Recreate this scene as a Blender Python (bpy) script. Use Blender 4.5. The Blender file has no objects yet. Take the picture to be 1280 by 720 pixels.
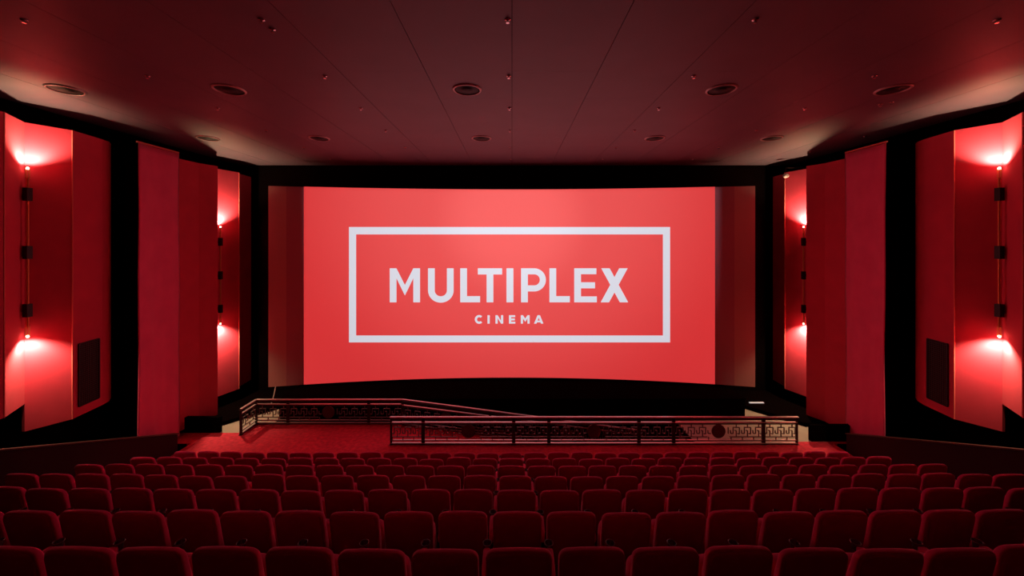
import bpy, bmesh, math, random
from mathutils import Vector, Matrix
random.seed(7)
SC = bpy.context.scene
COL = SC.collection
PI = math.pi
F = 480.0; CX = 640.0; CY = 303.0; CAMZ = 6.0

# ------------------------------------------------------------------ materials
def mat(name, col, rough=0.8, metal=0.0, sheen=0.0, stint=(1, .5, .55, 1), emit=None, es=0.0,
        noise=0.0, nscale=40.0, bump=0.0, bscale=200.0, spec=0.3, srough=0.3):
    m = bpy.data.materials.new(name); m.use_nodes = True
    nt = m.node_tree; b = nt.nodes['Principled BSDF']
    b.inputs['Base Color'].default_value = (*col, 1)
    b.inputs['Roughness'].default_value = rough
    b.inputs['Metallic'].default_value = metal
    b.inputs['Specular IOR Level'].default_value = spec
    if sheen:
        b.inputs['Sheen Weight'].default_value = sheen
        b.inputs['Sheen Roughness'].default_value = srough
        b.inputs['Sheen Tint'].default_value = stint
    if emit:
        b.inputs['Emission Color'].default_value = (*emit, 1)
        b.inputs['Emission Strength'].default_value = es
    tc = nt.nodes.new('ShaderNodeTexCoord')
    if noise:
        n = nt.nodes.new('ShaderNodeTexNoise'); n.inputs['Scale'].default_value = nscale
        n.inputs['Detail'].default_value = 5
        nt.links.new(tc.outputs['Object'], n.inputs['Vector'])
        r = nt.nodes.new('ShaderNodeValToRGB')
        r.color_ramp.elements[0].position = .3; r.color_ramp.elements[1].position = .7
        r.color_ramp.elements[0].color = (*[c * (1 - noise) for c in col], 1)
        r.color_ramp.elements[1].color = (*[min(1, c * (1 + noise)) for c in col], 1)
        nt.links.new(n.outputs['Fac'], r.inputs['Fac'])
        nt.links.new(r.outputs['Color'], b.inputs['Base Color'])
    if bump:
        n2 = nt.nodes.new('ShaderNodeTexNoise'); n2.inputs['Scale'].default_value = bscale
        nt.links.new(tc.outputs['Object'], n2.inputs['Vector'])
        bp = nt.nodes.new('ShaderNodeBump'); bp.inputs['Strength'].default_value = bump
        bp.inputs['Distance'].default_value = .01
        nt.links.new(n2.outputs['Fac'], bp.inputs['Height'])
        nt.links.new(bp.outputs['Normal'], b.inputs['Normal'])
    return m

M = dict(
    ceiling=mat('ceiling_paint', (.15, .112, .15), .55, noise=.06, nscale=1.2, spec=.85),
    groove=mat('ceiling_groove', (.03, .022, .022), .9),
    black=mat('black_felt', (.0035, .0018, .002), .95, spec=.0),
    dark=mat('dark_paint', (.035, .012, .016), .8, spec=.15),
    shadefloor=mat('shaded_floor', (.010, .005, .005), .9, spec=.05),  # pale floor in shade, the darkness put into the colour
    backw=mat('rear_wall_bounce', (.42, .07, .09), .9, noise=.1, nscale=3),  # unseen rear wall; lighter red picked to bounce fill onto seat backs
    capm=mat('cap_wood', (.10, .05, .045), .5),
    cream=mat('cream_vinyl', (.46, .44, .36), .6, noise=.06, nscale=3),
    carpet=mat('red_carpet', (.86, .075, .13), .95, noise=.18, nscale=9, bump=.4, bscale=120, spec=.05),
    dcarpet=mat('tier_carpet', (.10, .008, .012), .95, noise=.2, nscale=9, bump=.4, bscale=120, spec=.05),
    panel=mat('red_panel_fabric', (.76, .075, .13), .9, sheen=.15, noise=.05, nscale=2, bump=.12, bscale=300, spec=.1),
    trim=mat('panel_edge', (.85, .22, .18), .6, spec=.2),
    drape=mat('scrim_fabric', (.98, .14, .30), .85, sheen=1.0, noise=.08, nscale=1.6, spec=.1),
    velvet=mat('red_velvet', (.74, .04, .2), .85, sheen=1.0, stint=(1, .55, .65, 1), noise=.10, nscale=12, bump=.2, bscale=250, spec=.08, srough=.35),
    shell=mat('seat_back_cloth', (.60, .025, .14), .8, noise=.06, nscale=14, bump=.15, bscale=300, spec=.08),
    iron=mat('dark_iron', (.022, .009, .009), .5, metal=.0, spec=.35),
    fret=mat('fret_iron', (.15, .11, .11), .5, metal=.0, spec=.4),
    med=mat('medallion_metal', (.07, .045, .04), .5, spec=.4),
    rail=mat('handrail_metal', (.9, .85, .85), .3, metal=.4, spec=.5),  # also colours the bar-top strips that carry painted light
    seatmetal=mat('seat_metal', (.03, .02, .02), .45, metal=.5),
    cup=mat('cup_plastic', (.14, .12, .12), .2, spec=.6),
    chrome=mat('chrome', (.75, .7, .7), .22, metal=1.0),
    ringm=mat('downlight_ring', (.62, .52, .5), .35, metal=.3),
    baffle=mat('downlight_baffle', (.008, .006, .006), .6),
    gold=mat('brass_tube', (.75, .38, .14), .3, metal=.8),
    screen=mat('screen_red_bounce', (.62, .34, .34), .75, spec=.2),  # white screen with red bounce light put into its colour
    spillstrip=mat('screen_red_spill', (.50, .22, .28), .75, spec=.2),  # same white screen, red spill of the picture painted in
    white=mat('white_plastic', (.75, .72, .7), .4),
    bulb=mat('lamp_bulb', (1, .8, .6), .4, emit=(1, .62, .36), es=14.0),
    striplite=mat('strip_light', (.9, .9, .9), .4, emit=(.8, .85, .9), es=.3),
    picture=mat('picture_red', (.42, .125, .11), .8, emit=(.60, .032, .034), es=1.0, spec=.1),
    letter=mat('picture_white', (.25, .25, .27), .8, emit=(.66, .68, .76), es=.9, spec=.1),
)

# ------------------------------------------------------------------ mesh helpers
class MB:
    def __init__(s): s.v = []; s.f = []; s.m = []
    def poly(s, pts, mi=0):
        n = len(s.v); s.v += [tuple(p) for p in pts]; s.f.append(tuple(range(n, n + len(pts)))); s.m.append(mi)
    def box(s, x0, x1, y0, y1, z0, z1, mi=0):
        s.prism([(x0, y0), (x1, y0), (x1, y1), (x0, y1)], z0, z1, mi)
    def prism(s, fp, z0, z1, mi=0):
        n = len(s.v); k = len(fp)
        zt = z1 if isinstance(z1, (list, tuple)) else [z1] * k
        zb = z0 if isinstance(z0, (list, tuple)) else [z0] * k
        for (x, y), z in zip(fp, zb): s.v.append((x, y, z))
        for (x, y), z in zip(fp, zt): s.v.append((x, y, z))
        s.f.append(tuple(range(n + k - 1, n - 1, -1))); s.f.append(tuple(range(n + k, n + 2 * k)))
        s.m += [mi, mi]
        for i in range(k):
            j = (i + 1) % k
            s.f.append((n + i, n + j, n + k + j, n + k + i)); s.m.append(mi)
    def bar(s, a, b, w, h, up=(0, 0, 1)):
        a = Vector(a); b = Vector(b); d = (b - a).normalized()
        upv = Vector(up)
        if abs(d.dot(upv)) > .99: upv = Vector((0, 1, 0))
        side = d.cross(upv).normalized() * (w / 2); u = side.cross(d).normalized() * (h / 2)
        n = len(s.v)
        for p in (a, b):
            for q in (side + u, -side + u, -side - u, side - u): s.v.append(tuple(p + q))
        s.f += [(n, n + 1, n + 2, n + 3), (n + 7, n + 6, n + 5, n + 4)]
        for i in range(4):
            j = (i + 1) % 4; s.f.append((n + i, n + 4 + i, n + 4 + j, n + j))
        s.m += [0] * 6
    def lathe(s, prof, c=(0, 0, 0), seg=24, axis='z', caps=True):
        n = len(s.v)
        for r, h in prof:
            for i in range(seg):
                a = 2 * PI * i / seg
                p = (r * math.cos(a), r * math.sin(a), h)
                if axis == 'x': p = (h, r * math.cos(a), r * math.sin(a))
                if axis == 'y': p = (r * math.sin(a), h, r * math.cos(a))
                s.v.append((c[0] + p[0], c[1] + p[1], c[2] + p[2]))
        for k in range(len(prof) - 1):
            for i in range(seg):
                j = (i + 1) % seg
                s.f.append((n + k * seg + i, n + k * seg + j, n + (k + 1) * seg + j, n + (k + 1) * seg + i)); s.m.append(0)
        if caps:
            if prof[0][0] > 1e-4: s.f.append(tuple(n + i for i in range(seg - 1, -1, -1))); s.m.append(0)
            if prof[-1][0] > 1e-4: s.f.append(tuple(n + (len(prof) - 1) * seg + i for i in range(seg))); s.m.append(0)
    def rings(s, rings, close_ends=True):
        """loft between rings (lists of equal length); end rings closed to their centre"""
        n = len(s.v); k = len(rings[0])
        for r in rings: s.v += [tuple(p) for p in r]
        for a in range(len(rings) - 1):
            for i in range(k):
                j = (i + 1) % k
                s.f.append((n + a * k + i, n + a * k + j, n + (a + 1) * k + j, n + (a + 1) * k + i)); s.m.append(0)
        if close_ends:
            for a, rev in ((0, True), (len(rings) - 1, False)):
                c = sum((Vector(p) for p in rings[a]), Vector()) / k
                ci = len(s.v); s.v.append(tuple(c))
                for i in range(k):
                    j = (i + 1) % k
                    s.f.append((ci, n + a * k + j, n + a * k + i) if rev else (ci, n + a * k + i, n + a * k + j)); s.m.append(0)
    def build(s, name, ms, parent=None, smooth=False, origin=None, bevel=0):
        me = bpy.data.meshes.new(name)
        v = s.v
        if origin: v = [(p[0] - origin[0], p[1] - origin[1], p[2] - origin[2]) for p in v]
        me.from_pydata(v, [], s.f); me.validate()
        bm = bmesh.new(); bm.from_mesh(me)
        bmesh.ops.recalc_face_normals(bm, faces=bm.faces); bm.to_mesh(me); bm.free()
        for m_ in (ms if isinstance(ms, (list, tuple)) else [ms]): me.materials.append(m_)
        if len(me.polygons) == len(s.m):
            for p, mi in zip(me.polygons, s.m): p.material_index = mi
        if smooth:
            for p in me.polygons: p.use_smooth = True
        o = bpy.data.objects.new(name, me); COL.objects.link(o)
        if origin: o.location = origin
        if parent: o.parent = parent
        if bevel:
            b = o.modifiers.new('bevel', 'BEVEL'); b.width = bevel; b.segments = 2; b.limit_method = 'ANGLE'
        return o

def empty(name, loc=(0, 0, 0), rz=0):
    o = bpy.data.objects.new(name, None); COL.objects.link(o)
    o.location = loc; o.rotation_euler = (0, 0, rz); o.empty_display_size = .2
    return o
def tag(o, label=None, cat=None, group=None, kind=None):
    if label: o['label'] = label
    if cat: o['category'] = cat
    if group: o['group'] = group
    if kind: o['kind'] = kind
    return o
def struct(o): o['kind'] = 'structure'; return o

# ------------------------------------------------------------------ room shell
HC = 9.07; WX = 11.0; YB = -2.6; YF = 15.3
# tiers: row i (1 = nearest the camera) stands at depth D(i), floor Z(i)
def sy(X): return 15.0 - X * X / 80.0
def D(i): return 2.88 + 1.043 * (i - 1)
def Z(i): return .45 * (7 - i)
KX = 9.58
mb = MB()
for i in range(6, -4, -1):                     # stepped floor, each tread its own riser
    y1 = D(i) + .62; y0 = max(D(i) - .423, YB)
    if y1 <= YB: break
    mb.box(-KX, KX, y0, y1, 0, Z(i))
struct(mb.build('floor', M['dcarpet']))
PX0, PX1, PY0, PY1 = -3.61, 5.5, 11.45, 12.66     # sunken ramp opening
YT = D(6) + .62
mb = MB()
Tk = .25
mb.box(-KX, KX, YT, 11.45, -Tk, 0)                    # red carpet in front
mb.box(-10.9, PX0, 11.45, 12.1, -Tk, 0); mb.box(-8.45, PX0, 12.1, PY1, -Tk, 0)
mb.box(PX1, 10.9, 11.45, 11.56, -Tk, 0)
L = PX1 - PX0; zend = -L / 8
mb.prism([(PX0, PY0), (PX1, PY0), (PX1, PY1), (PX0, PY1)], [-Tk, zend - Tk, zend - Tk, -Tk], [0, zend, zend, 0])
struct(mb.build('floor', M['carpet']))
mb = MB()
mb.box(-10.9, -8.45, 12.1, PY1, -Tk, 0)
mb.box(PX1, 10.9, 11.56, PY1, -Tk, 0)
mb.box(-10.9, -7.9, PY1, YF, -Tk, 0); mb.box(5.5, 10.9, PY1, YF, -Tk, 0)
mb.box(PX1, PX1 + .02, PY0, PY1, zend - Tk, -.02)
struct(mb.build('floor', M['cream']))

mb = MB(); mb.box(-7.9, 5.5, PY1, YF, -Tk, 0); mb.box(PX0, PX1, PY1, PY1 + .02, zend - Tk, -Tk)
mb.box(PX0, PX1, PY0 - .02, PY0, zend - Tk, -Tk)
struct(mb.build('floor', M['shadefloor']))  # middle floor and pit lining drawn near black in place of shade
for s, nm in ((-1, 'left'), (1, 'right')):
    mb = MB(); mb.box(min(s * WX, s * (WX + .2)), max(s * WX, s * (WX + .2)), YB, YF + .2, -.3, HC + .2)
    struct(mb.build('wall_' + nm, M['black']))
    mb = MB(); a, b = sorted((s * (KX + .12), s * WX)); mb.box(a, b, YB, 11.45, -Tk, 0)
    struct(mb.build('floor', M['black']))
    # sloping low wall along the side aisle with its capping
    y0, y1 = 0.0, 11.0
    def kz(y): return .5 + (11.0 - y) * .417
    xi, xo = s * KX, s * (KX + .12)
    mb = MB(); mb.prism([(xi, y0), (xo, y0), (xo, y1), (xi, y1)], 0, [kz(y0), kz(y0), kz(y1), kz(y1)])
    kw = struct(mb.build('trim_%d' % (1 if s < 0 else 2), M['dark']))
    mb = MB(); mb.prism([(s * (KX - .02), y0), (s * (KX + .14), y0), (s * (KX + .14), y1 + .02), (s * (KX - .02), y1 + .02)],
                        [kz(y0), kz(y0), kz(y1), kz(y1)], [kz(y0) + .03, kz(y0) + .03, kz(y1) + .03, kz(y1) + .03])
    mb.build('wall_cap', M['capm'], kw)
    # low black return wall at the end of the aisle and black plinth below the side panels
    yr = 12.1 if s < 0 else 11.57
    mb = MB(); xa = 9.22 if s < 0 else 9.02
    a, b = sorted((s * xa, s * 10.95)); mb.box(a, b, yr - .0, yr + .12, 0, .48)
    struct(mb.build('trim_%d' % (3 if s < 0 else 4), M['black']))
    mb = MB(); mb.prism([(s * 9.56, 12.5), (s * 8.42, 13.82), (s * 8.0, 14.0), (s * 8.0, YF - .01), (s * 10.95, YF - .01), (s * 10.95, 12.5)], 0, .12)
    struct(mb.build('trim_%d' % (5 if s < 0 else 6), M['black']))
mb = MB(); mb.box(-WX, WX, YF, YF + .2, -.3, HC + .2); struct(mb.build('wall_front', M['black']))
PJ = Vector((0, YB - .5, 7.1))
def port(X, z): t = .5 / (sy(7.6) - PJ.y); return X * t, PJ.z + (z - PJ.z) * t
pxw, pz1 = port(7.72, 8.06); pz0 = port(0, .74)[1]
mb = MB(); mb.box(-WX, -pxw, YB - .02, YB, -.3, HC + .2); mb.box(pxw, WX, YB - .02, YB, -.3, HC + .2)
mb.box(-pxw, pxw, YB - .02, YB, -.3, pz0); mb.box(-pxw, pxw, YB - .02, YB, pz1, HC + .2); struct(mb.build('wall_back', M['backw']))
# ceiling: long boards running towards the screen
mb = MB(); PWD = 1.55
x = -7.5 * PWD
mb.box(-WX, WX, YB, YF, HC + .03, HC + .2, 1)
g = .010
for k in range(-7, 8):
    a = max(-WX, (k) * PWD - (0 if k > -7 else 0)); b = min(WX, (k + 1) * PWD)
    if b - a < .05: continue
    yy = YB + (k % 2) * 1.3 - 1.3
    while yy < YF:
        y0, y1 = max(YB, yy), min(YF, yy + 3.6)
        if y1 > y0: mb.box(a + g / 2, b - g / 2, y0 + .0012, y1 - .0012, HC, HC + .03, 0)
        yy += 3.6
struct(mb.build('ceiling', [M['ceiling'], M['groove']]))

# ------------------------------------------------------------------ screen
def on_screen(px, py, off=0.0):
    k = (px - CX) / F; Y = 15.0
    for _ in range(30): Y = 15.0 - (k * Y) ** 2 / 80.0
    return Vector((k * Y, Y - off, CAMZ - (py - CY) * Y / F))
SZ0, SZ1 = .72, 8.06
def sheet(mb, xa, xb, z0, z1, off, n=24, th=.004):
    fr = []; 
    for i in range(n + 1):
        X = xa + (xb - xa) * i / n; fr.append((X, sy(X) - off))
    bk = [(X, Y + th) for X, Y in fr]
    for i in range(n):
        mb.prism([fr[i], fr[i + 1], bk[i + 1], bk[i]], z0, z1) if False else None
    k = len(mb.v); m2 = n + 1
    for lst, z in ((fr, z0), (fr, z1), (bk, z0), (bk, z1)): mb.v += [(X, Y, z) for X, Y in lst]
    q = []
    for i in range(n):
        q.append((k + i, k + i + 1, k + m2 + i + 1, k + m2 + i))
        q.append((k + 2 * m2 + i, k + 3 * m2 + i, k + 3 * m2 + i + 1, k + 2 * m2 + i + 1))
        q.append((k + i, k + 2 * m2 + i, k + 2 * m2 + i + 1, k + i + 1))
        q.append((k + m2 + i, k + m2 + i + 1, k + 3 * m2 + i + 1, k + 3 * m2 + i))
    q.append((k, k + m2, k + 3 * m2, k + 2 * m2)); q.append((k + n, k + 2 * m2 + n, k + 3 * m2 + n, k + m2 + n))
    mb.f += q; mb.m += [0] * len(q)
XL, XR = on_screen(335.5, 300).x, on_screen(944, 300).x
PL, PR = on_screen(380, 300).x, on_screen(893.5, 300).x
ML, MR = on_screen(358, 300).x, on_screen(918, 300).x
scr = empty('cinema_screen', (0, 15, 0))
tag(scr, 'huge curved cinema screen showing the red title picture at the front of the hall', 'screen')
def sp(mb, name, m_, parent=scr):
    o = mb.build(name, m_, None); o.parent = parent
    o.matrix_parent_inverse = Matrix.Translation((0, -15, 0)); return o
mb = MB(); sheet(mb, XL, XR, SZ0, SZ1, 0, 60, .05); sf = sp(mb, 'screen_sheet', M['screen'])
for a, b in ((ML, PL), (PR, MR)):
    mb = MB(); sheet(mb, a, b, SZ0 + .01, SZ1 - .01, .006, 6); o = sp(mb, 'spill_strip', M['spillstrip'])
    o['label'] = 'darker strip of screen beside the lit picture, red spill in its colour'
mb = MB(); sheet(mb, PL, PR, SZ0 + .005, SZ1 + .01, .012, 60); pic = sp(mb, 'projected_picture', M['picture'])
for X in (-7.7, -4.5, 0, 4.5, 7.7):
    mb = MB(); mb.box(X - .05, X + .05, sy(X) + .05, sy(X) + .15, .661, SZ1 - .1); sp(mb, 'support_post', M['black'])
def child2(mb, name, m_, par):
    o = mb.build(name, m_, None); o.parent = par
    o.matrix_parent_inverse = Matrix.Identity(4); return o
# frame line of the title picture
mb = MB()
def pxquad(mb, x0, x1, y0, y1, off=.02):
    n = max(1, int((x1 - x0) / 12))
    for i in range(n):
        a = x0 + (x1 - x0) * i / n; b = x0 + (x1 - x0) * (i + 1) / n
        mb.poly([on_screen(a, y1, off), on_screen(b, y1, off), on_screen(b, y0, off), on_screen(a, y0, off)])
pxquad(mb, 436.5, 837.3, 283.8, 293); pxquad(mb, 436.5, 837.3, 419.2, 427.8)
pxquad(mb, 436.5, 445.4, 293, 419.2); pxquad(mb, 828.4, 837.3, 293, 419.2)
child2(mb, 'border_line', M['letter'], pic)
def P(mb, pts, off=.02): mb.poly([on_screen(x, y, off) for x, y in pts])
def arc(mb, cx, cy, ro, ri, a0, a1, sx=1, sy_=1, n=16, rix=None):
    rix = ri if rix is None else rix
    for i in range(n):
        a = a0 + (a1 - a0) * i / n; b = a0 + (a1 - a0) * (i + 1) / n
        P(mb, [(cx + ro * sx * math.cos(a), cy - ro * sy_ * math.sin(a)), (cx + ro * sx * math.cos(b), cy - ro * sy_ * math.sin(b)),
               (cx + ri * sx * math.cos(b), cy - ri * sy_ * math.sin(b)), (cx + ri * sx * math.cos(a), cy - ri * sy_ * math.sin(a))])
def letter(mb, ch, x0, x1, y0, y1, t):
    w = x1 - x0; h = y1 - y0; xm = (x0 + x1) / 2
    R = lambda a, b, c, d: P(mb, [(a, d), (b, d), (b, c), (a, c)])
    if ch == 'I': R(x0, x1, y0, y1)
    elif ch == 'L': R(x0, x0 + t, y0, y1); R(x0 + t, x1, y1 - t * .92, y1)
    elif ch == 'T': R(x0, x1, y0, y0 + t * .92); R(xm - t / 2, xm + t / 2, y0 + t * .92, y1)
    elif ch == 'E':
        R(x0, x0 + t, y0, y1); R(x0 + t, x1 - .02 * w, y0, y0 + t * .88); R(x0 + t, x1, y1 - t * .88, y1)
        ym = (y0 + y1) / 2; R(x0 + t, x1 - .08 * w, ym - t * .45, ym + t * .45)
    elif ch == 'M':
        R(x0, x0 + t, y0, y1); R(x1 - t, x1, y0, y1); yv = y0 + h * .80; s = t * 1.1
        P(mb, [(x0 + t, y0), (x0 + t, y0 + s * 1.35), (xm, yv), (xm, yv - s * 1.42)])
        P(mb, [(x1 - t, y0), (xm, yv - s * 1.42), (xm, yv), (x1 - t, y0 + s * 1.35)])
    elif ch == 'N':
        R(x0, x0 + t, y0, y1); R(x1 - t, x1, y0, y1)
        P(mb, [(x0 + t, y0), (x0 + t, y0 + t * 1.35), (x1 - t, y1), (x1 - t, y1 - t * 1.35)])
    elif ch == 'X':
        s = t * 1.25; ym = (y0 + y1) / 2 - .01 * h
        P(mb, [(x0 + .02 * w, y0), (x0 + .02 * w + s, y0), (x1, y1), (x1 - s, y1)])
        P(mb, [(x1 - .02 * w - s, y0), (x1 - .02 * w, y0), (x0 + s, y1), (x0, y1)], .0205)
    elif ch == 'U':
        r = w / 2; yc = y1 + .01 * h - r * .95
        R(x0, x0 + t, y0, yc); R(x1 - t, x1, y0, yc)
        n = 20
        for i in range(n):
            a = PI + PI * i / n; b = PI + PI * (i + 1) / n; ro = r; ri = r - t; ryo = r * .95; ryi = r * .95 - t * .95
            P(mb, [(xm + ro * math.cos(a), yc - ryo * math.sin(a)), (xm + ro * math.cos(b), yc - ryo * math.sin(b)),
                   (xm + ri * math.cos(b), yc - ryi * math.sin(b)), (xm + ri * math.cos(a), yc - ryi * math.sin(a))])
    elif ch == 'P':
        R(x0, x0 + t, y0, y1); bh = h * .68; r = bh / 2; xc = x1 - r; tt = t * .9
        R(x0 + t, xc, y0, y0 + tt); R(x0 + t, xc, y0 + bh - tt, y0 + bh)
        n = 20
        for i in range(n):
            a = PI / 2 - PI * i / n; b = PI / 2 - PI * (i + 1) / n; ri = r - tt
            P(mb, [(xc + r * math.cos(a), y0 + r - r * math.sin(a)), (xc + r * math.cos(b), y0 + r - r * math.sin(b)),
                   (xc + ri * math.cos(b), y0 + r - ri * math.sin(b)), (xc + ri * math.cos(a), y0 + r - ri * math.sin(a))])
    elif ch == 'C':
        ry = h / 2 * 1.04; rx = ry; xc = x0 + rx; yc = (y0 + y1) / 2; a0 = .82; n = 26
        for i in range(n):
            a = a0 + (2 * PI - 2 * a0) * i / n; b = a0 + (2 * PI - 2 * a0) * (i + 1) / n
            P(mb, [(xc + rx * math.cos(a), yc - ry * math.sin(a)), (xc + rx * math.cos(b), yc - ry * math.sin(b)),
                   (xc + (rx - t) * math.cos(b), yc - (ry - t) * math.sin(b)), (xc + (rx - t) * math.cos(a), yc - (ry - t) * math.sin(a))])
    elif ch == 'A':
        s = t * 1.12
        P(mb, [(x0, y1), (x0 + s, y1), (xm + .0, y0 + s * 1.0), (xm, y0), (xm - s * .5, y0)])
        P(mb, [(x1, y1), (x1 - s, y1), (xm - .0, y0 + s * 1.0), (xm, y0), (xm + s * .5, y0)])
        R(x0 + w * .24, x1 - w * .24, y1 - h * .36, y1 - h * .36 + t * .8)
q = lambda c: 420 + c / 2.909
for ch, a, b in (('M', 196, 306), ('U', 335, 428), ('L', 452, 524), ('T', 516, 604), ('I', 620, 645), ('P', 673, 763), ('L', 776, 850), ('E', 866, 948), ('X', 962, 1062)):
    mb = MB(); letter(mb, ch, q(a), q(b), 335.3, 377.8, 8.4); child2(mb, 'title_letter', M['letter'], pic)
for ch, a, b in (('C', 505, 532), ('I', 551, 559), ('N', 580, 608), ('E', 629, 652), ('M', 672, 704), ('A', 720, 754)):
    mb = MB(); letter(mb, ch, q(a), q(b), 393.9, 404.4, 2.7); child2(mb, 'subtitle_letter', M['letter'], pic)
# projector light thrown on the screen (the projector stands at the back, behind the camera)
pj = bpy.data.lights.new('projector_beam', 'SPOT'); pj.energy = 6500; pj.color = (.95, .95, 1); pj.spot_size = math.radians(58); pj.spot_blend = 1.0; pj.shadow_soft_size = .004
po = bpy.data.objects.new('projector_beam', pj); COL.objects.link(po); po.location = PJ
po.rotation_euler = (Vector((0, 14.9, 8.2)) - Vector(po.location)).to_track_quat('-Z', 'Y').to_euler()
pk = pj.copy(); pk.energy = 4200; pk.spot_size = math.radians(21)
po2 = bpy.data.objects.new('projector_core', pk); COL.objects.link(po2); po2.location = PJ
po2.rotation_euler = (Vector((0, 14.9, 6.9)) - PJ).to_track_quat('-Z', 'Y').to_euler()
# black stage block under the screen
e = empty('stage_platform', (0, 13.1, 0)); tag(e, 'low black stage block under the whole width of the curved screen', 'stage')
mb = MB(); mb.box(-7.96, 7.96, .02, YF - 13.1 - .002, 0, .64); mb.build('stage_block', M['black'], e)
mb = MB(); mb.box(-7.98, 7.98, 0, .9, .64, .66); mb.build('stage_top', M['black'], e)
mb = MB()
for k in range(11):
    x0 = -7.95 + k * 15.9 / 11; mb.box(x0 + .01, x0 + 15.9 / 11 - .01, 0, .02, .02, .62)
mb.build('front_boarding', M['black'], e)

# ------------------------------------------------------------------ side panels
PT = 8.60
def panel(pts, s, z0, label, k=1.0, z1=PT, trim_at=(), name='wall_panel', m_='panel'):
    pts = [(s * x * k, y) for x, y in pts]
    mb = MB(); th = .06
    for i in range(len(pts) - 1):
        a, b = pts[i], pts[i + 1]
        mb.prism([a, b, (b[0] + s * th, b[1]), (a[0] + s * th, a[1])], z0, z1)
    o = mb.build(name, M[m_], origin=(pts[0][0], pts[0][1], z0))
    tag(o, label, 'wall panel', 'folded red panels on the side walls')
    org = (pts[0][0], pts[0][1], z0)
    mb = MB()
    for i in range(len(pts) - 1):
        a, b = pts[i], pts[i + 1]
        mb.prism([(a[0] + s * th, a[1]), (b[0] + s * th, b[1]), (s * (WX - .002), b[1]), (s * (WX - .002), a[1])], z0 + .05, z1 - .05)
    c = mb.build('backing', M['black'], origin=org); c.parent = o; c.location = (0, 0, 0)
    for t in trim_at:
        x, y = pts[t]; mb = MB()
        mb.box(x - .009, x + .009, y - .009, y + .009, z0, z1)
        c = mb.build('edge_trim', M['trim'], origin=org); c.parent = o; c.location = (0, 0, 0)
        c['label'] = 'paler edging strip'
    return o
def lampfix(x, y, zt, zb, s, label, E, wallx, off=.13):
    L_ = zt - zb
    e = empty('wall_lamp', (x, y, zb)); tag(e, label, 'wall lamp', 'tall wall lamps in the panel folds')
    mb = MB(); mb.lathe([(.022, .25), (.022, L_ - .25)], seg=12); mb.build('tube', M['gold'], e, smooth=False)
    for z in (L_ * .16, L_ * .5, L_ * .84):
        mb = MB(); mb.box(-.05, .05, -.05, .05, z - .14, z + .14)
        a, b = sorted((.04 * s, wallx - x)); mb.box(a, b, -.02, .02, z - .05, z + .05)
        c = mb.build('bracket', M['iron'], e)
    for up, z0 in ((1, L_ - .25), (-1, .25)):
        mb = MB()
        for i in range(6):
            a = 2 * PI * i / 6; mb.bar((.03 * math.cos(a), .03 * math.sin(a), z0), (.03 * math.cos(a), .03 * math.sin(a), z0 + up * .2), .006, .006)
        mb.lathe([(.034, z0 + up * .0), (.034, z0 + up * .02)], seg=12)
        h = mb.build('bulb_cage', M['gold'], e)
        mb = MB(); mb.lathe([(.004, z0 + up * .20), (.022, z0 + up * .205), (.026, z0 + up * .225), (.018, z0 + up * .245), (.003, z0 + up * .25)], seg=12)
        mb.build('bulb', M['bulb'], e, smooth=True)
        l = bpy.data.lights.new('lamp_light', 'SPOT'); l.energy = E; l.color = (1, .62, .34)
        l.spot_size = math.radians(150); l.spot_blend = .7; l.shadow_soft_size = .04
        lo = bpy.data.objects.new('lamp_light', l); COL.objects.link(lo); lo.parent = e
        lo.location = (-s * off, 0, z0 + up * .29)
        lo.rotation_euler = (PI, 0, 0) if up > 0 else (0, 0, 0)
        dv = Vector((s * .30, 0, up)); lo.rotation_euler = dv.to_track_quat('-Z', 'Y').to_euler()
    return e
EN = 155
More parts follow.
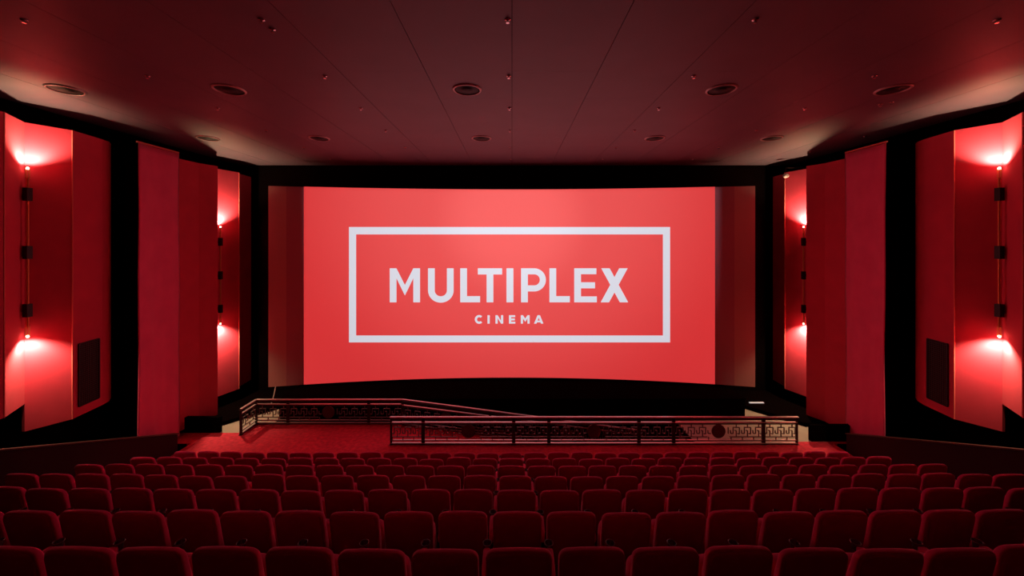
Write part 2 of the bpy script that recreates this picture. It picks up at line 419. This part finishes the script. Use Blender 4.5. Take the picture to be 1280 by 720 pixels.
for s, side in ((-1, 'left'), (1, 'right')):
    k = 1.0 if s < 0 else 1.006
    edge = 'outermost at the photo edge'
    panel([(10.02, 6.4), (10.13, 7.66)], s, 2.5, 'red fabric wall panel cut by the %s photo edge, before the near lamp fold' % side, k)
    panel([(10.13, 7.66), (10.56, 8.32)], s, 2.5, 'short red wall panel on the outer side of the near %s wall lamp' % side, k, trim_at=(0,))
    panel([(10.56, 8.32), (10.20, 8.91)], s, 1.9, 'wide glowing red wall panel on the screen side of the near %s wall lamp' % side, k, trim_at=(1,))
    a4 = panel([(10.20, 8.91), (10.33, 9.68), (10.42, 9.93), (10.57, 10.12)], s, 1.9, 'red wall panel with a rounded end and black grille, on the %s wall' % side, k)
    panel([(10.34, 11.9), (10.27, 12.6)], s, .12, 'dark red wall panel directly behind the hanging cloth on the %s wall' % side)
    panel([(10.27, 12.6), (10.04, 13.1), (10.40, 13.55)], s, .12, 'dark red panel ending at the fold of the far %s wall lamp' % side)
    panel([(10.40, 13.55), (10.16, 14.3)], s, .55, 'narrow glowing red wall panel on the screen side of the far %s wall lamp' % side, trim_at=(1,))
    panel([(10.31, 14.5), (10.36, 15.25)], s, .55, 'unlit dark red wall panel nearest the screen on the %s wall' % side)
    lampfix(s * 10.42 * k, 8.26, 7.62, 3.95, s, 'tall brass and black wall lamp in the near fold of the %s wall' % side, EN, s * 10.53 * k)
    lampfix(s * 10.22, 13.46, 6.57, 3.12, s, 'tall brass and black wall lamp in the far fold of the %s wall' % side, EN * 2.1, s * 10.33, .01)
    # hanging cloth between the panel groups
    e = empty('hanging_cloth', (s * 9.90, 10.15, .05), -s * math.atan2(.36, 1.65)); tag(e, 'tall pinkish red hanging cloth between two panel groups on the %s wall' % side, 'hanging cloth')
    mb = MB(); ny, nz = 22, 46; H = 8.6; W = 1.69; TH = .02
    def cp(i, j):
        u = i / ny; v = j / nz
        d = .018 * math.sin(u * 9 + v * 2.0 + s) + .012 * math.sin(u * 23 + v * 5) * (1 - v)
        edge = .03 * (abs(u - .5) * 2) ** 6
        return (-s * (d + edge) * 1.0, u * W + .012 * math.sin(v * 14) * (1 if u > .5 else -1) * (abs(u - .5) * 2), v * (H + .10 * u - .02))
    n0 = len(mb.v)
    for l in range(2):
        for j in range(nz + 1):
            for i in range(ny + 1):
                p = cp(i, j); mb.v.append((p[0] + l * s * TH, p[1], p[2]))
    w1 = ny + 1; tot = w1 * (nz + 1)
    for l in range(2):
        for j in range(nz):
            for i in range(ny):
                a = n0 + l * tot + j * w1 + i; mb.f.append((a, a + 1, a + w1 + 1, a + w1)); mb.m.append(0)
    for j in range(nz):
        for i in (0, ny):
            a = n0 + j * w1 + i; mb.f.append((a, a + w1, a + w1 + tot, a + tot)); mb.m.append(0)
    for i in range(ny):
        for j in (0, nz):
            a = n0 + j * w1 + i; mb.f.append((a, a + 1, a + 1 + tot, a + tot)); mb.m.append(0)
    mb.build('cloth', M['drape'], e, smooth=True)
    mb = MB(); a, b = sorted((s * .06, s * .5)); mb.box(a, b, .32, W - .05, .1, H - .05); mb.build('backing', M['black'], e)
    mb = MB(); mb.bar((s * .0, -.02, H + .01), (s * .0, W + .02, H + .11), .04, .04); mb.build('top_rod', M['trim'], e)
    # ventilation grille on the rounded panel
    A = Vector((s * 10.20 * k, 8.91, 0)); B = Vector((s * 10.33 * k, 9.68, 0)); dr = (B - A).normalized(); nr = Vector((-s * dr.y, s * dr.x, 0)) 
    if nr.x * s > 0: nr = -nr
    g0 = A + (B - A) * .19; gw = (B - A).length * .67; gh = 1.47
    e = empty('wall_grille', (g0.x + nr.x * .004, g0.y + nr.y * .004, 2.13)); tag(e, 'black perforated grille set low in the rounded red panel of the %s wall' % side, 'grille', 'black grilles low on the side walls')
    def gp(u, z, o_=0): v = dr * (u * gw) + nr * o_; return (v.x, v.y, z)
    mb = MB()
    for u0, z0, u1, z1 in ((0, 0, 1, 0), (0, gh, 1, gh), (0, 0, 0, gh), (1, 0, 1, gh)): mb.bar(gp(u0, z0, .012), gp(u1, z1, .012), .03, .03)
    mb.build('frame', M['iron'], e)
    mb = MB(); mb.bar(gp(0, gh / 2, .002), gp(1, gh / 2, .002), .004, gh); mb.build('back_plate', M['baffle'], e)
    mb = MB()
    for i in range(1, 9): mb.bar(gp(i / 9, .02, .012), gp(i / 9, gh - .02, .012), .009, .009)
    for j in range(1, 31): mb.bar(gp(.02, gh * j / 31, .014), gp(.98, gh * j / 31, .014), .009, .009)
    mb.build('mesh', M['med'], e)

# small white spotlight over the far right lamp panel
e = empty('spotlight', (9.98, 14.0, 8.62)); tag(e, 'small white round spotlight on a bracket at the top of the far right panel', 'spotlight')
mb = MB(); mb.lathe([(.012, -.12), (.012, .12)], seg=10); mb.bar((0, 0, .1), (1.0, 0, .1), .03, .03); mb.build('bracket', M['iron'], e)
mb = MB()
mb.lathe([(.005, .09), (.05, .08), (.08, .03), (.085, -.03), (.07, -.08), (.03, -.09), (.004, -.07)], (0, 0, -.19), 18, 'y'); mb.build('head', M['white'], e, smooth=True)
# thin cable at lower left corner of the screen and strip light at the right
mb = MB(); pts = [(-8.62, 14.0, .74), (-8.64, 13.96, .5), (-8.68, 13.9, .25), (-8.72, 13.86, .125)]
for a, b in zip(pts, pts[1:]): mb.bar(a, b, .022, .022)
tag(mb.build('cable', M['white']), 'thin pale cable hanging from the lower left corner of the screen', 'cable')
e = empty('strip_light', (8.9, 13.97, .12)); tag(e, 'short white strip light low down right of the screen corner', 'light')
mb = MB(); mb.box(-.28, .28, -.03, .05, 0, .03); mb.build('housing', M['iron'], e)
mb = MB(); mb.box(-.26, .26, -.02, .04, .03, .06); mb.build('diffuser', M['striplite'], e)

# ------------------------------------------------------------------ ceiling fittings
def copy_tree(o, parent=None):
    c = o.copy(); COL.objects.link(c)
    if parent: c.parent = parent
    for ch in list(o.children): copy_tree(ch, c)
    return c
ORD = ['zeroth', 'first', 'second', 'third', 'fourth', 'fifth', 'sixth', 'seventh', 'eighth', 'ninth', 'tenth', 'eleventh', 'twelfth', 'thirteenth', 'fourteenth', 'fifteenth', 'sixteenth']
dl = empty('downlight', (0, 0, HC))
mb = MB(); mb.lathe([(.252, -.001), (.250, -.02), (.256, -.028), (.275, -.026), (.292, -.012), (.293, 0)], seg=40, caps=False); mb.build('trim_ring', M['ringm'], dl, smooth=True)
mb = MB(); mb.lathe([(.249, -.004), (.22, -.012), (.12, -.006), (.11, -.02), (.05, -.03), (.004, -.03)], seg=32); mb.build('baffle', M['baffle'], dl, smooth=True)
first = True
names = ['leftmost', 'second from left', 'middle', 'second from right', 'rightmost']
for r, (y, rn) in enumerate(((7.7, 'nearer row of five'), (11.3, 'farther row of five'))):
    for j, X in enumerate((-8.95, -5.67, -.90, 4.2, 7.64)):
        o = dl if first else copy_tree(dl); first = False
        o.location = (X, y, HC)
        tag(o, 'round recessed ceiling downlight, %s in the %s' % (names[j], rn), 'downlight', 'round downlights in the ceiling')
sp_ = empty('ceiling_sprinkler', (0, 0, HC))
mb = MB(); mb.lathe([(.045, 0), (.04, -.012), (.015, -.016), (.012, -.02)], seg=20); mb.build('escutcheon', M['chrome'], sp_, smooth=True)
mb = MB(); mb.lathe([(.014, -.016), (.014, -.03), (.008, -.033), (.008, -.042), (.025, -.044), (.025, -.048)], seg=16)
mb.bar((-.014, 0, -.025), (-.02, 0, -.045), .005, .005); mb.bar((.014, 0, -.025), (.02, 0, -.045), .005, .005)
mb.build('head', M['chrome'], sp_, smooth=False)
first = True
cn = ['far left', 'left inner', 'centre', 'right inner', 'far right']
rn = ['nearest the camera', 'second from the camera', 'third from the camera', 'fourth from the camera', 'fifth from the camera', 'closest to the screen']
def sprink(x, y, lab):
    global first
    o = sp_ if first else copy_tree(sp_); first = False
    o.location = (x, y, HC); tag(o, lab, 'sprinkler', 'small chrome heads in the ceiling')
for j, X in enumerate((-6.72, -3.45, -.06, 3.35, 6.68)):
    for i, y in enumerate((5.29, 7.08, 8.77, 10.5, 12.4, 14.2)):
        sprink(X, y, 'small chrome sprinkler head in the %s ceiling line, %s' % (cn[j], rn[i]))
sprink(-3.45, 5.53, 'chrome ceiling head just behind the nearest sprinkler of the left inner line')
sprink(8.17, 8.52, 'left one of two paired chrome ceiling heads beside the right downlights')
sprink(8.30, 8.40, 'right one of two paired chrome ceiling heads beside the right downlights')
sprink(10.2, 11.1, 'lone chrome ceiling head close to the right wall')

# ------------------------------------------------------------------ railings
def frett(mb, p0, p1, z0, z1, drop, med=None, t=.016, half=0):
    """interlocking fret between p0 and p1 (floor points), heights z0..z1 above a base that falls with drop"""
    a = Vector(p0); b = Vector(p1); Lh = (b - a).length
    n = max(1, round(Lh / .327)); 
    def pt(u, v): 
        p = a + (b - a) * (u / n); return (p.x, p.y, p.z + z0 + (z1 - z0) * v)
    def seg(u0, v0, u1, v1):
        u0 = max(0, min(n, u0)); u1 = max(0, min(n, u1))
        if abs(u0 - u1) + abs(v0 - v1) < 1e-3: return
        if med and (n / 2 - med < (u0 + u1) / 2 < n / 2 + med): return
        if half and ((u0 + u1) / 2 - n / 2) * half < 0: return
        mb.bar(pt(u0, v0), pt(u1, v1), .045, t) if abs(v0 - v1) < 1e-6 else mb.bar(pt(u0, v0), pt(u1, v1), .018, .03, (0, 1, 0)) 
    for k in range(n):
        seg(k, .2, k + 1, .2); seg(k + .12, 0, k + .12, .2)
        seg(k + .58, 1, k + .58, .8); seg(k + .30, .8, k + .86, .8)
        seg(k + .30, .8, k + .30, .42); seg(k + .30, .42, k + .06, .42); seg(k + .06, .42, k + .06, .62)
        seg(k + .58, .2, k + .58, .6); seg(k + .58, .6, k + .44, .6)
        seg(k + .86, .8, k + .86, .4); seg(k + .86, .4, k + .70, .4)
def span(par, p0, p1, wide, first_post=True):
    """rails + fret of one bay, p0/p1 = floor points of its posts"""
    a = Vector(p0); b = Vector(p1)
    up = lambda p, z: (p[0], p[1], p[2] + z)
    mb = MB()
    for z, w_, h_ in ((.66, .07, .012), (.135, .05, .008), (.045, .07, .012)):
        mb = MB(); mb.bar(up(a, z), up(b, z), w_, h_); mb.build('lit_bar_top', M['rail'], par)  # pale strips over dark bars: light on the tops put into colour
    for z, w_, h_ in ((.640, .05, .026), (.60, .018, .018), (.76, .05, .07), (.118, .04, .024), (.022, .06, .034)):
        mb = MB(); mb.bar(up(a, z), up(b, z), w_, h_); mb.build('cross_bar', M['iron'], par)
    for half in ((-1, 1) if wide else (0,)):
        mb = MB(); frett(mb, a, b, .13, .60, 0, .8 if wide else None, half=half); mb.build('fret_panel', M['fret'], par)
    if wide:
        c = (a + b) / 2; d = (b - a).normalized(); mb = MB()
        def ring(r, o_):
            out = []
            n_ = Vector((-d.y, d.x, 0))
            for i in range(24):
                an = 2 * PI * i / 24; p = c + d * (r * math.cos(an)) + Vector((0, 0, .39 + r * math.sin(an))) + n_ * o_
                out.append(tuple(p))
            return out
        mb.rings([ring(.12, -.02), ring(.19, -.016), ring(.205, -.008), ring(.205, .008), ring(.19, .016), ring(.12, .02)])
        mb.build('medallion', M['med'], par)
def post(par, p, w=.095, h=.80):
    mb = MB(); mb.box(p[0] - w / 2, p[0] + w / 2, p[1] - .025, p[1] + .025, p[2], p[2] + h - .01)
    mb.box(p[0] - w / 2 - .02, p[0] + w / 2 + .02, p[1] - .05, p[1] + .05, p[2], p[2] + .012)
    mb.build('post', M['iron'], par)
def handrail(par, pts, z=.81):
    mb = MB()
    for a, b in zip(pts, pts[1:]): mb.bar((a[0], a[1], a[2] + z), (b[0], b[1], b[2] + z), .07, .028)
    mb.build('handrail', M['rail'], par, bevel=.006)
fr = empty('guard_railing', (0, 0, 0)); tag(fr, 'long straight dark metal railing with fret pattern, standing nearest the front seats', 'railing')
Yf = 11.41
xs = [-3.59, -2.64, .05, 1.095, 3.77, 4.80, 7.47, 8.46]
for i, X in enumerate(xs): post(fr, (X, Yf, 0), .05 if i in (0, 7) else .095)
for i in range(7): span(fr, (xs[i], Yf, 0), (xs[i + 1], Yf, 0), (xs[i + 1] - xs[i]) > 2)
handrail(fr, [(xs[0] - .04, Yf, 0), (xs[-1] + .05, Yf, 0)])
bk = empty('guard_railing', (0, 0, 0)); tag(bk, 'farther dark fret railing that turns a corner at left and slopes down along the ramp', 'railing')
Yb = 12.69
rz = lambda X: min(0, -(X + 3.61) / 8)
P0 = (-8.45, 11.97, 0); P1 = (-8.45, Yb - .0, 0)
bx = [-8.45, -7.4, -4.73, -3.61]
post(bk, P0, .06)
for X in bx: post(bk, (X, Yb, 0), .06 if X in (-8.45,) else .095)
span(bk, P0, P1, False)
for i in range(3): span(bk, (bx[i], Yb, 0), (bx[i + 1], Yb, 0), (bx[i + 1] - bx[i]) > 2)
sx_ = [-3.61, -.72, .35, 3.2, 4.3]; Ys = 12.62
for X in sx_[1:]: post(bk, (X, Ys, rz(X)), .08)
for i in range(4): span(bk, (sx_[i], Ys, rz(sx_[i])), (sx_[i + 1], Ys, rz(sx_[i + 1])), (sx_[i + 1] - sx_[i]) > 2)
handrail(bk, [P0, P1, (-3.61, Yb, 0), (4.36, Ys, rz(4.36))])

# ------------------------------------------------------------------ cinema seats
def outline(w0, w1, z0, z1, rc, arch, rb=.05, n=7):
    """seat-back outline: bottom half width w0, top half width w1, rounded corners, arched top"""
    p = []
    def arc_(cx, cz, r, a0, a1):
        for i in range(n + 1):
            a = a0 + (a1 - a0) * i / n; p.append((cx + r * math.cos(a), cz + r * math.sin(a)))
    arc_(w0 - rb, z0 + rb, rb, -PI / 2, 0)
    for t in (.33, .66): p.append((w0 + (w1 - w0) * t + .006, z0 + (z1 - z0) * (.1 + .75 * t)))
    arc_(w1 - rc, z1 - arch - rc, rc, 0, PI / 2 * .93)
    for i in range(1, 8):
        x = (w1 - rc) * (1 - i / 4); 
        if abs(x) > w1 - rc - 1e-3: continue
        p.append((x, z1 - arch * (x / (w1 - rc)) ** 2 * 1.0))
    arc_(-w1 + rc, z1 - arch - rc, rc, PI / 2 * 1.07, PI)
    for t in (.66, .33): p.append((-(w0 + (w1 - w0) * t) - .006, z0 + (z1 - z0) * (.1 + .75 * t)))
    arc_(-w0 + rb, z0 + rb, rb, PI, PI * 1.5)
    return p
def inset(ol, d, cz):
    hw = max(abs(x) for x, z in ol); zs = [z for x, z in ol]; hh = (max(zs) - min(zs)) / 2; mz = (max(zs) + min(zs)) / 2
    return [(x * (1 - d / hw), mz + (z - mz) * (1 - d / hh)) for x, z in ol]
def pad(mb, ol, prof, bend=.0, lean=0.0, zb=0.0, thin=0.0):
    """rings of outline ol; prof = [(inset, y)], first rings go to the back, last to the front"""
    rs = []
    for d, y in prof:
        r = []
        for x, z in inset(ol, d, 0): r.append((x, y * (1 - thin * max(0, z - zb) / .58) + bend * x * x - lean * (z - zb), z))
        rs.append(r)
    mb.rings(rs)
HZ = .40
def make_chair():
    c = empty('cinema_chair')
    ol = outline(.238, .252, .36, .985, .08, .016)
    mb = MB()
    pad(mb, ol, [(.21, .02), (.10, .012), (.03, .002), (.008, .004), (.001, .012), (.0, .03), (-.001, .07), (.004, .092), (.014, .108), (.05, .122), (.12, .13), (.21, .134)], .30, .17, HZ, .45)
    b = mb.build('backrest', M['velvet'], c, smooth=True, origin=(0, 0, HZ))
    mb = MB(); o2 = inset(outline(.238, .252, .36, .985, .08, .016), .012, 0)
    pad(mb, o2, [(.2, .006), (.1, -.003), (.02, -.009), (.004, -.006), (0, .004), (.01, .012), (.2, .03)], .30, .17, HZ)
    bp = mb.build('back_cover', M['shell'], b, smooth=True, origin=(0, 0, HZ)); bp.location = (0, 0, 0)
    bp['label'] = 'flatter darker cloth cover on the rear of the backrest'
    # tipped-up seat cushion
    so = outline(.228, .215, .28, .66, .07, .01)
    mb = MB(); pad(mb, so, [(.16, .15), (.03, .142), (.006, .15), (0, .18), (.0, .24), (.012, .265), (.05, .28), (.16, .29)], .0, -.12, .3)
    mb.build('seat', M['velvet'], c, smooth=True)
    return c
def arm(c, x, nm='armrest'):
    mb = MB()
    rs = []
    for y, hw, zt, zb in ((.17, .018, .54, .48), (.185, .024, .555, .47), (.26, .030, .562, .46), (.38, .034, .562, .46), (.47, .034, .56, .47), (.50, .026, .545, .49)):
        rr = []
        for i in range(12):
            a = 2 * PI * i / 12; ca, sa = math.cos(a), math.sin(a)
            ca = math.copysign(abs(ca) ** .6, ca); sa = math.copysign(abs(sa) ** .6, sa)
            rr.append((x + hw * ca, y, (zt + zb) / 2 + (zt - zb) / 2 * sa))
        rs.append(rr)
    mb.rings(rs); a_ = mb.build(nm, M['velvet'], c, smooth=True)
    mb = MB(); mb.lathe([(.030, -.05), (.036, .0), (.042, .012), (.044, .018), (.038, .02), (.034, .012), (.028, -.03), (.004, -.035)], (x, .53, .545), 18)
    cu = mb.build('cup_holder', M['cup'], a_, smooth=True); cu['label'] = 'round black cup holder'
    mb = MB(); mb.box(x - .014, x + .014, .18, .44, .0, .47)
    mb.box(x - .035, x + .035, .14, .48, 0, .012); mb.build('side_frame', M['seatmetal'], c)
chair = make_chair(); arm(chair, -.28)
chair_end = make_chair(); arm(chair_end, -.28); arm(chair_end, .28)
rows = {1: 'the row nearest the camera', 2: 'the second row from the camera', 3: 'the third row from the camera', 4: 'the fourth row from the camera',
        5: 'the third row from the screen', 6: 'the second row from the screen', 7: 'the row nearest the screen'}
used = {'a': False, 'b': False}
def place(i, k, X, last, lab):
    key = 'b' if last else 'a'; src = chair_end if last else chair
    o = copy_tree(src) if used[key] else src
    used[key] = True
    Y = D(i) + .001 * X * X + .09
    o.location = (X, Y, Z(i)); o.rotation_euler = (0, 0, math.atan(.002 * X))
    for ch in o.children:
        if ch.name.startswith('backrest'): ch.rotation_euler = (math.radians(TILT.gauss(0, 1.1)), math.radians(TILT.gauss(0, .5)), 0)
    tag(o, lab, 'cinema seat', 'red velvet cinema seats')
TILT = random.Random(3)
PITCH = .562
for i in range(7, 0, -1):
    off = -.35 if i <= 4 else -.47
    seats = []
    for k in range(29):
        X = (off - 14 + k + .5) * PITCH - .03
        Yd = D(i) + .001 * X * X
        vis = abs(X) - .23 < 640 * Yd / F
        seats.append((k, X, vis))
    vk = [k for k, X, v in seats if v]
    cut = i <= 4 and len(vk) < 29
    for k, X, v in seats:
        if not v and not (k == vk[0] - 1 or k == vk[-1] + 1): continue
        last = (k == 28) or (k == vk[-1] + 1)
        if not v:
            lab = 'red cinema seat just beyond the %s photo edge in %s' % ('left' if X < 0 else 'right', rows[i])
        elif k == 14: lab = 'red cinema seat in the very middle of %s' % rows[i]
        else:
            L_ = k < 14; n = (k - vk[0] + 1) if L_ else (vk[-1] - k + 1)
            sd = 'left' if L_ else 'right'
            pos = ('the %s photo edge in' if cut else 'the %s end of') % sd
            lab = ('red cinema seat at %s %s' % (pos, rows[i])) if n == 1 else ('red cinema seat, %s from %s %s' % (ORD[n], pos, rows[i]))
        place(i, k, X, last, lab)

# ------------------------------------------------------------------ camera, world, view
cam = bpy.data.cameras.new('camera'); co = bpy.data.objects.new('camera', cam); COL.objects.link(co)
co.location = (0, 0, CAMZ); co.rotation_euler = (PI / 2, 0, 0)
cam.sensor_width = 36; cam.lens = F / 1280 * 36; cam.shift_y = -(360 - CY) / 1280; cam.clip_start = .05
SC.camera = co
w = bpy.data.worlds.new('world'); SC.world = w; w.use_nodes = True
w.node_tree.nodes['Background'].inputs[0].default_value = (0, 0, 0, 1); w.node_tree.nodes['Background'].inputs[1].default_value = 0
SC.view_settings.view_transform = 'Standard'; SC.view_settings.look = 'None'; SC.view_settings.gamma = 1
SC.view_settings.use_curve_mapping = False; SC.view_settings.exposure = 0
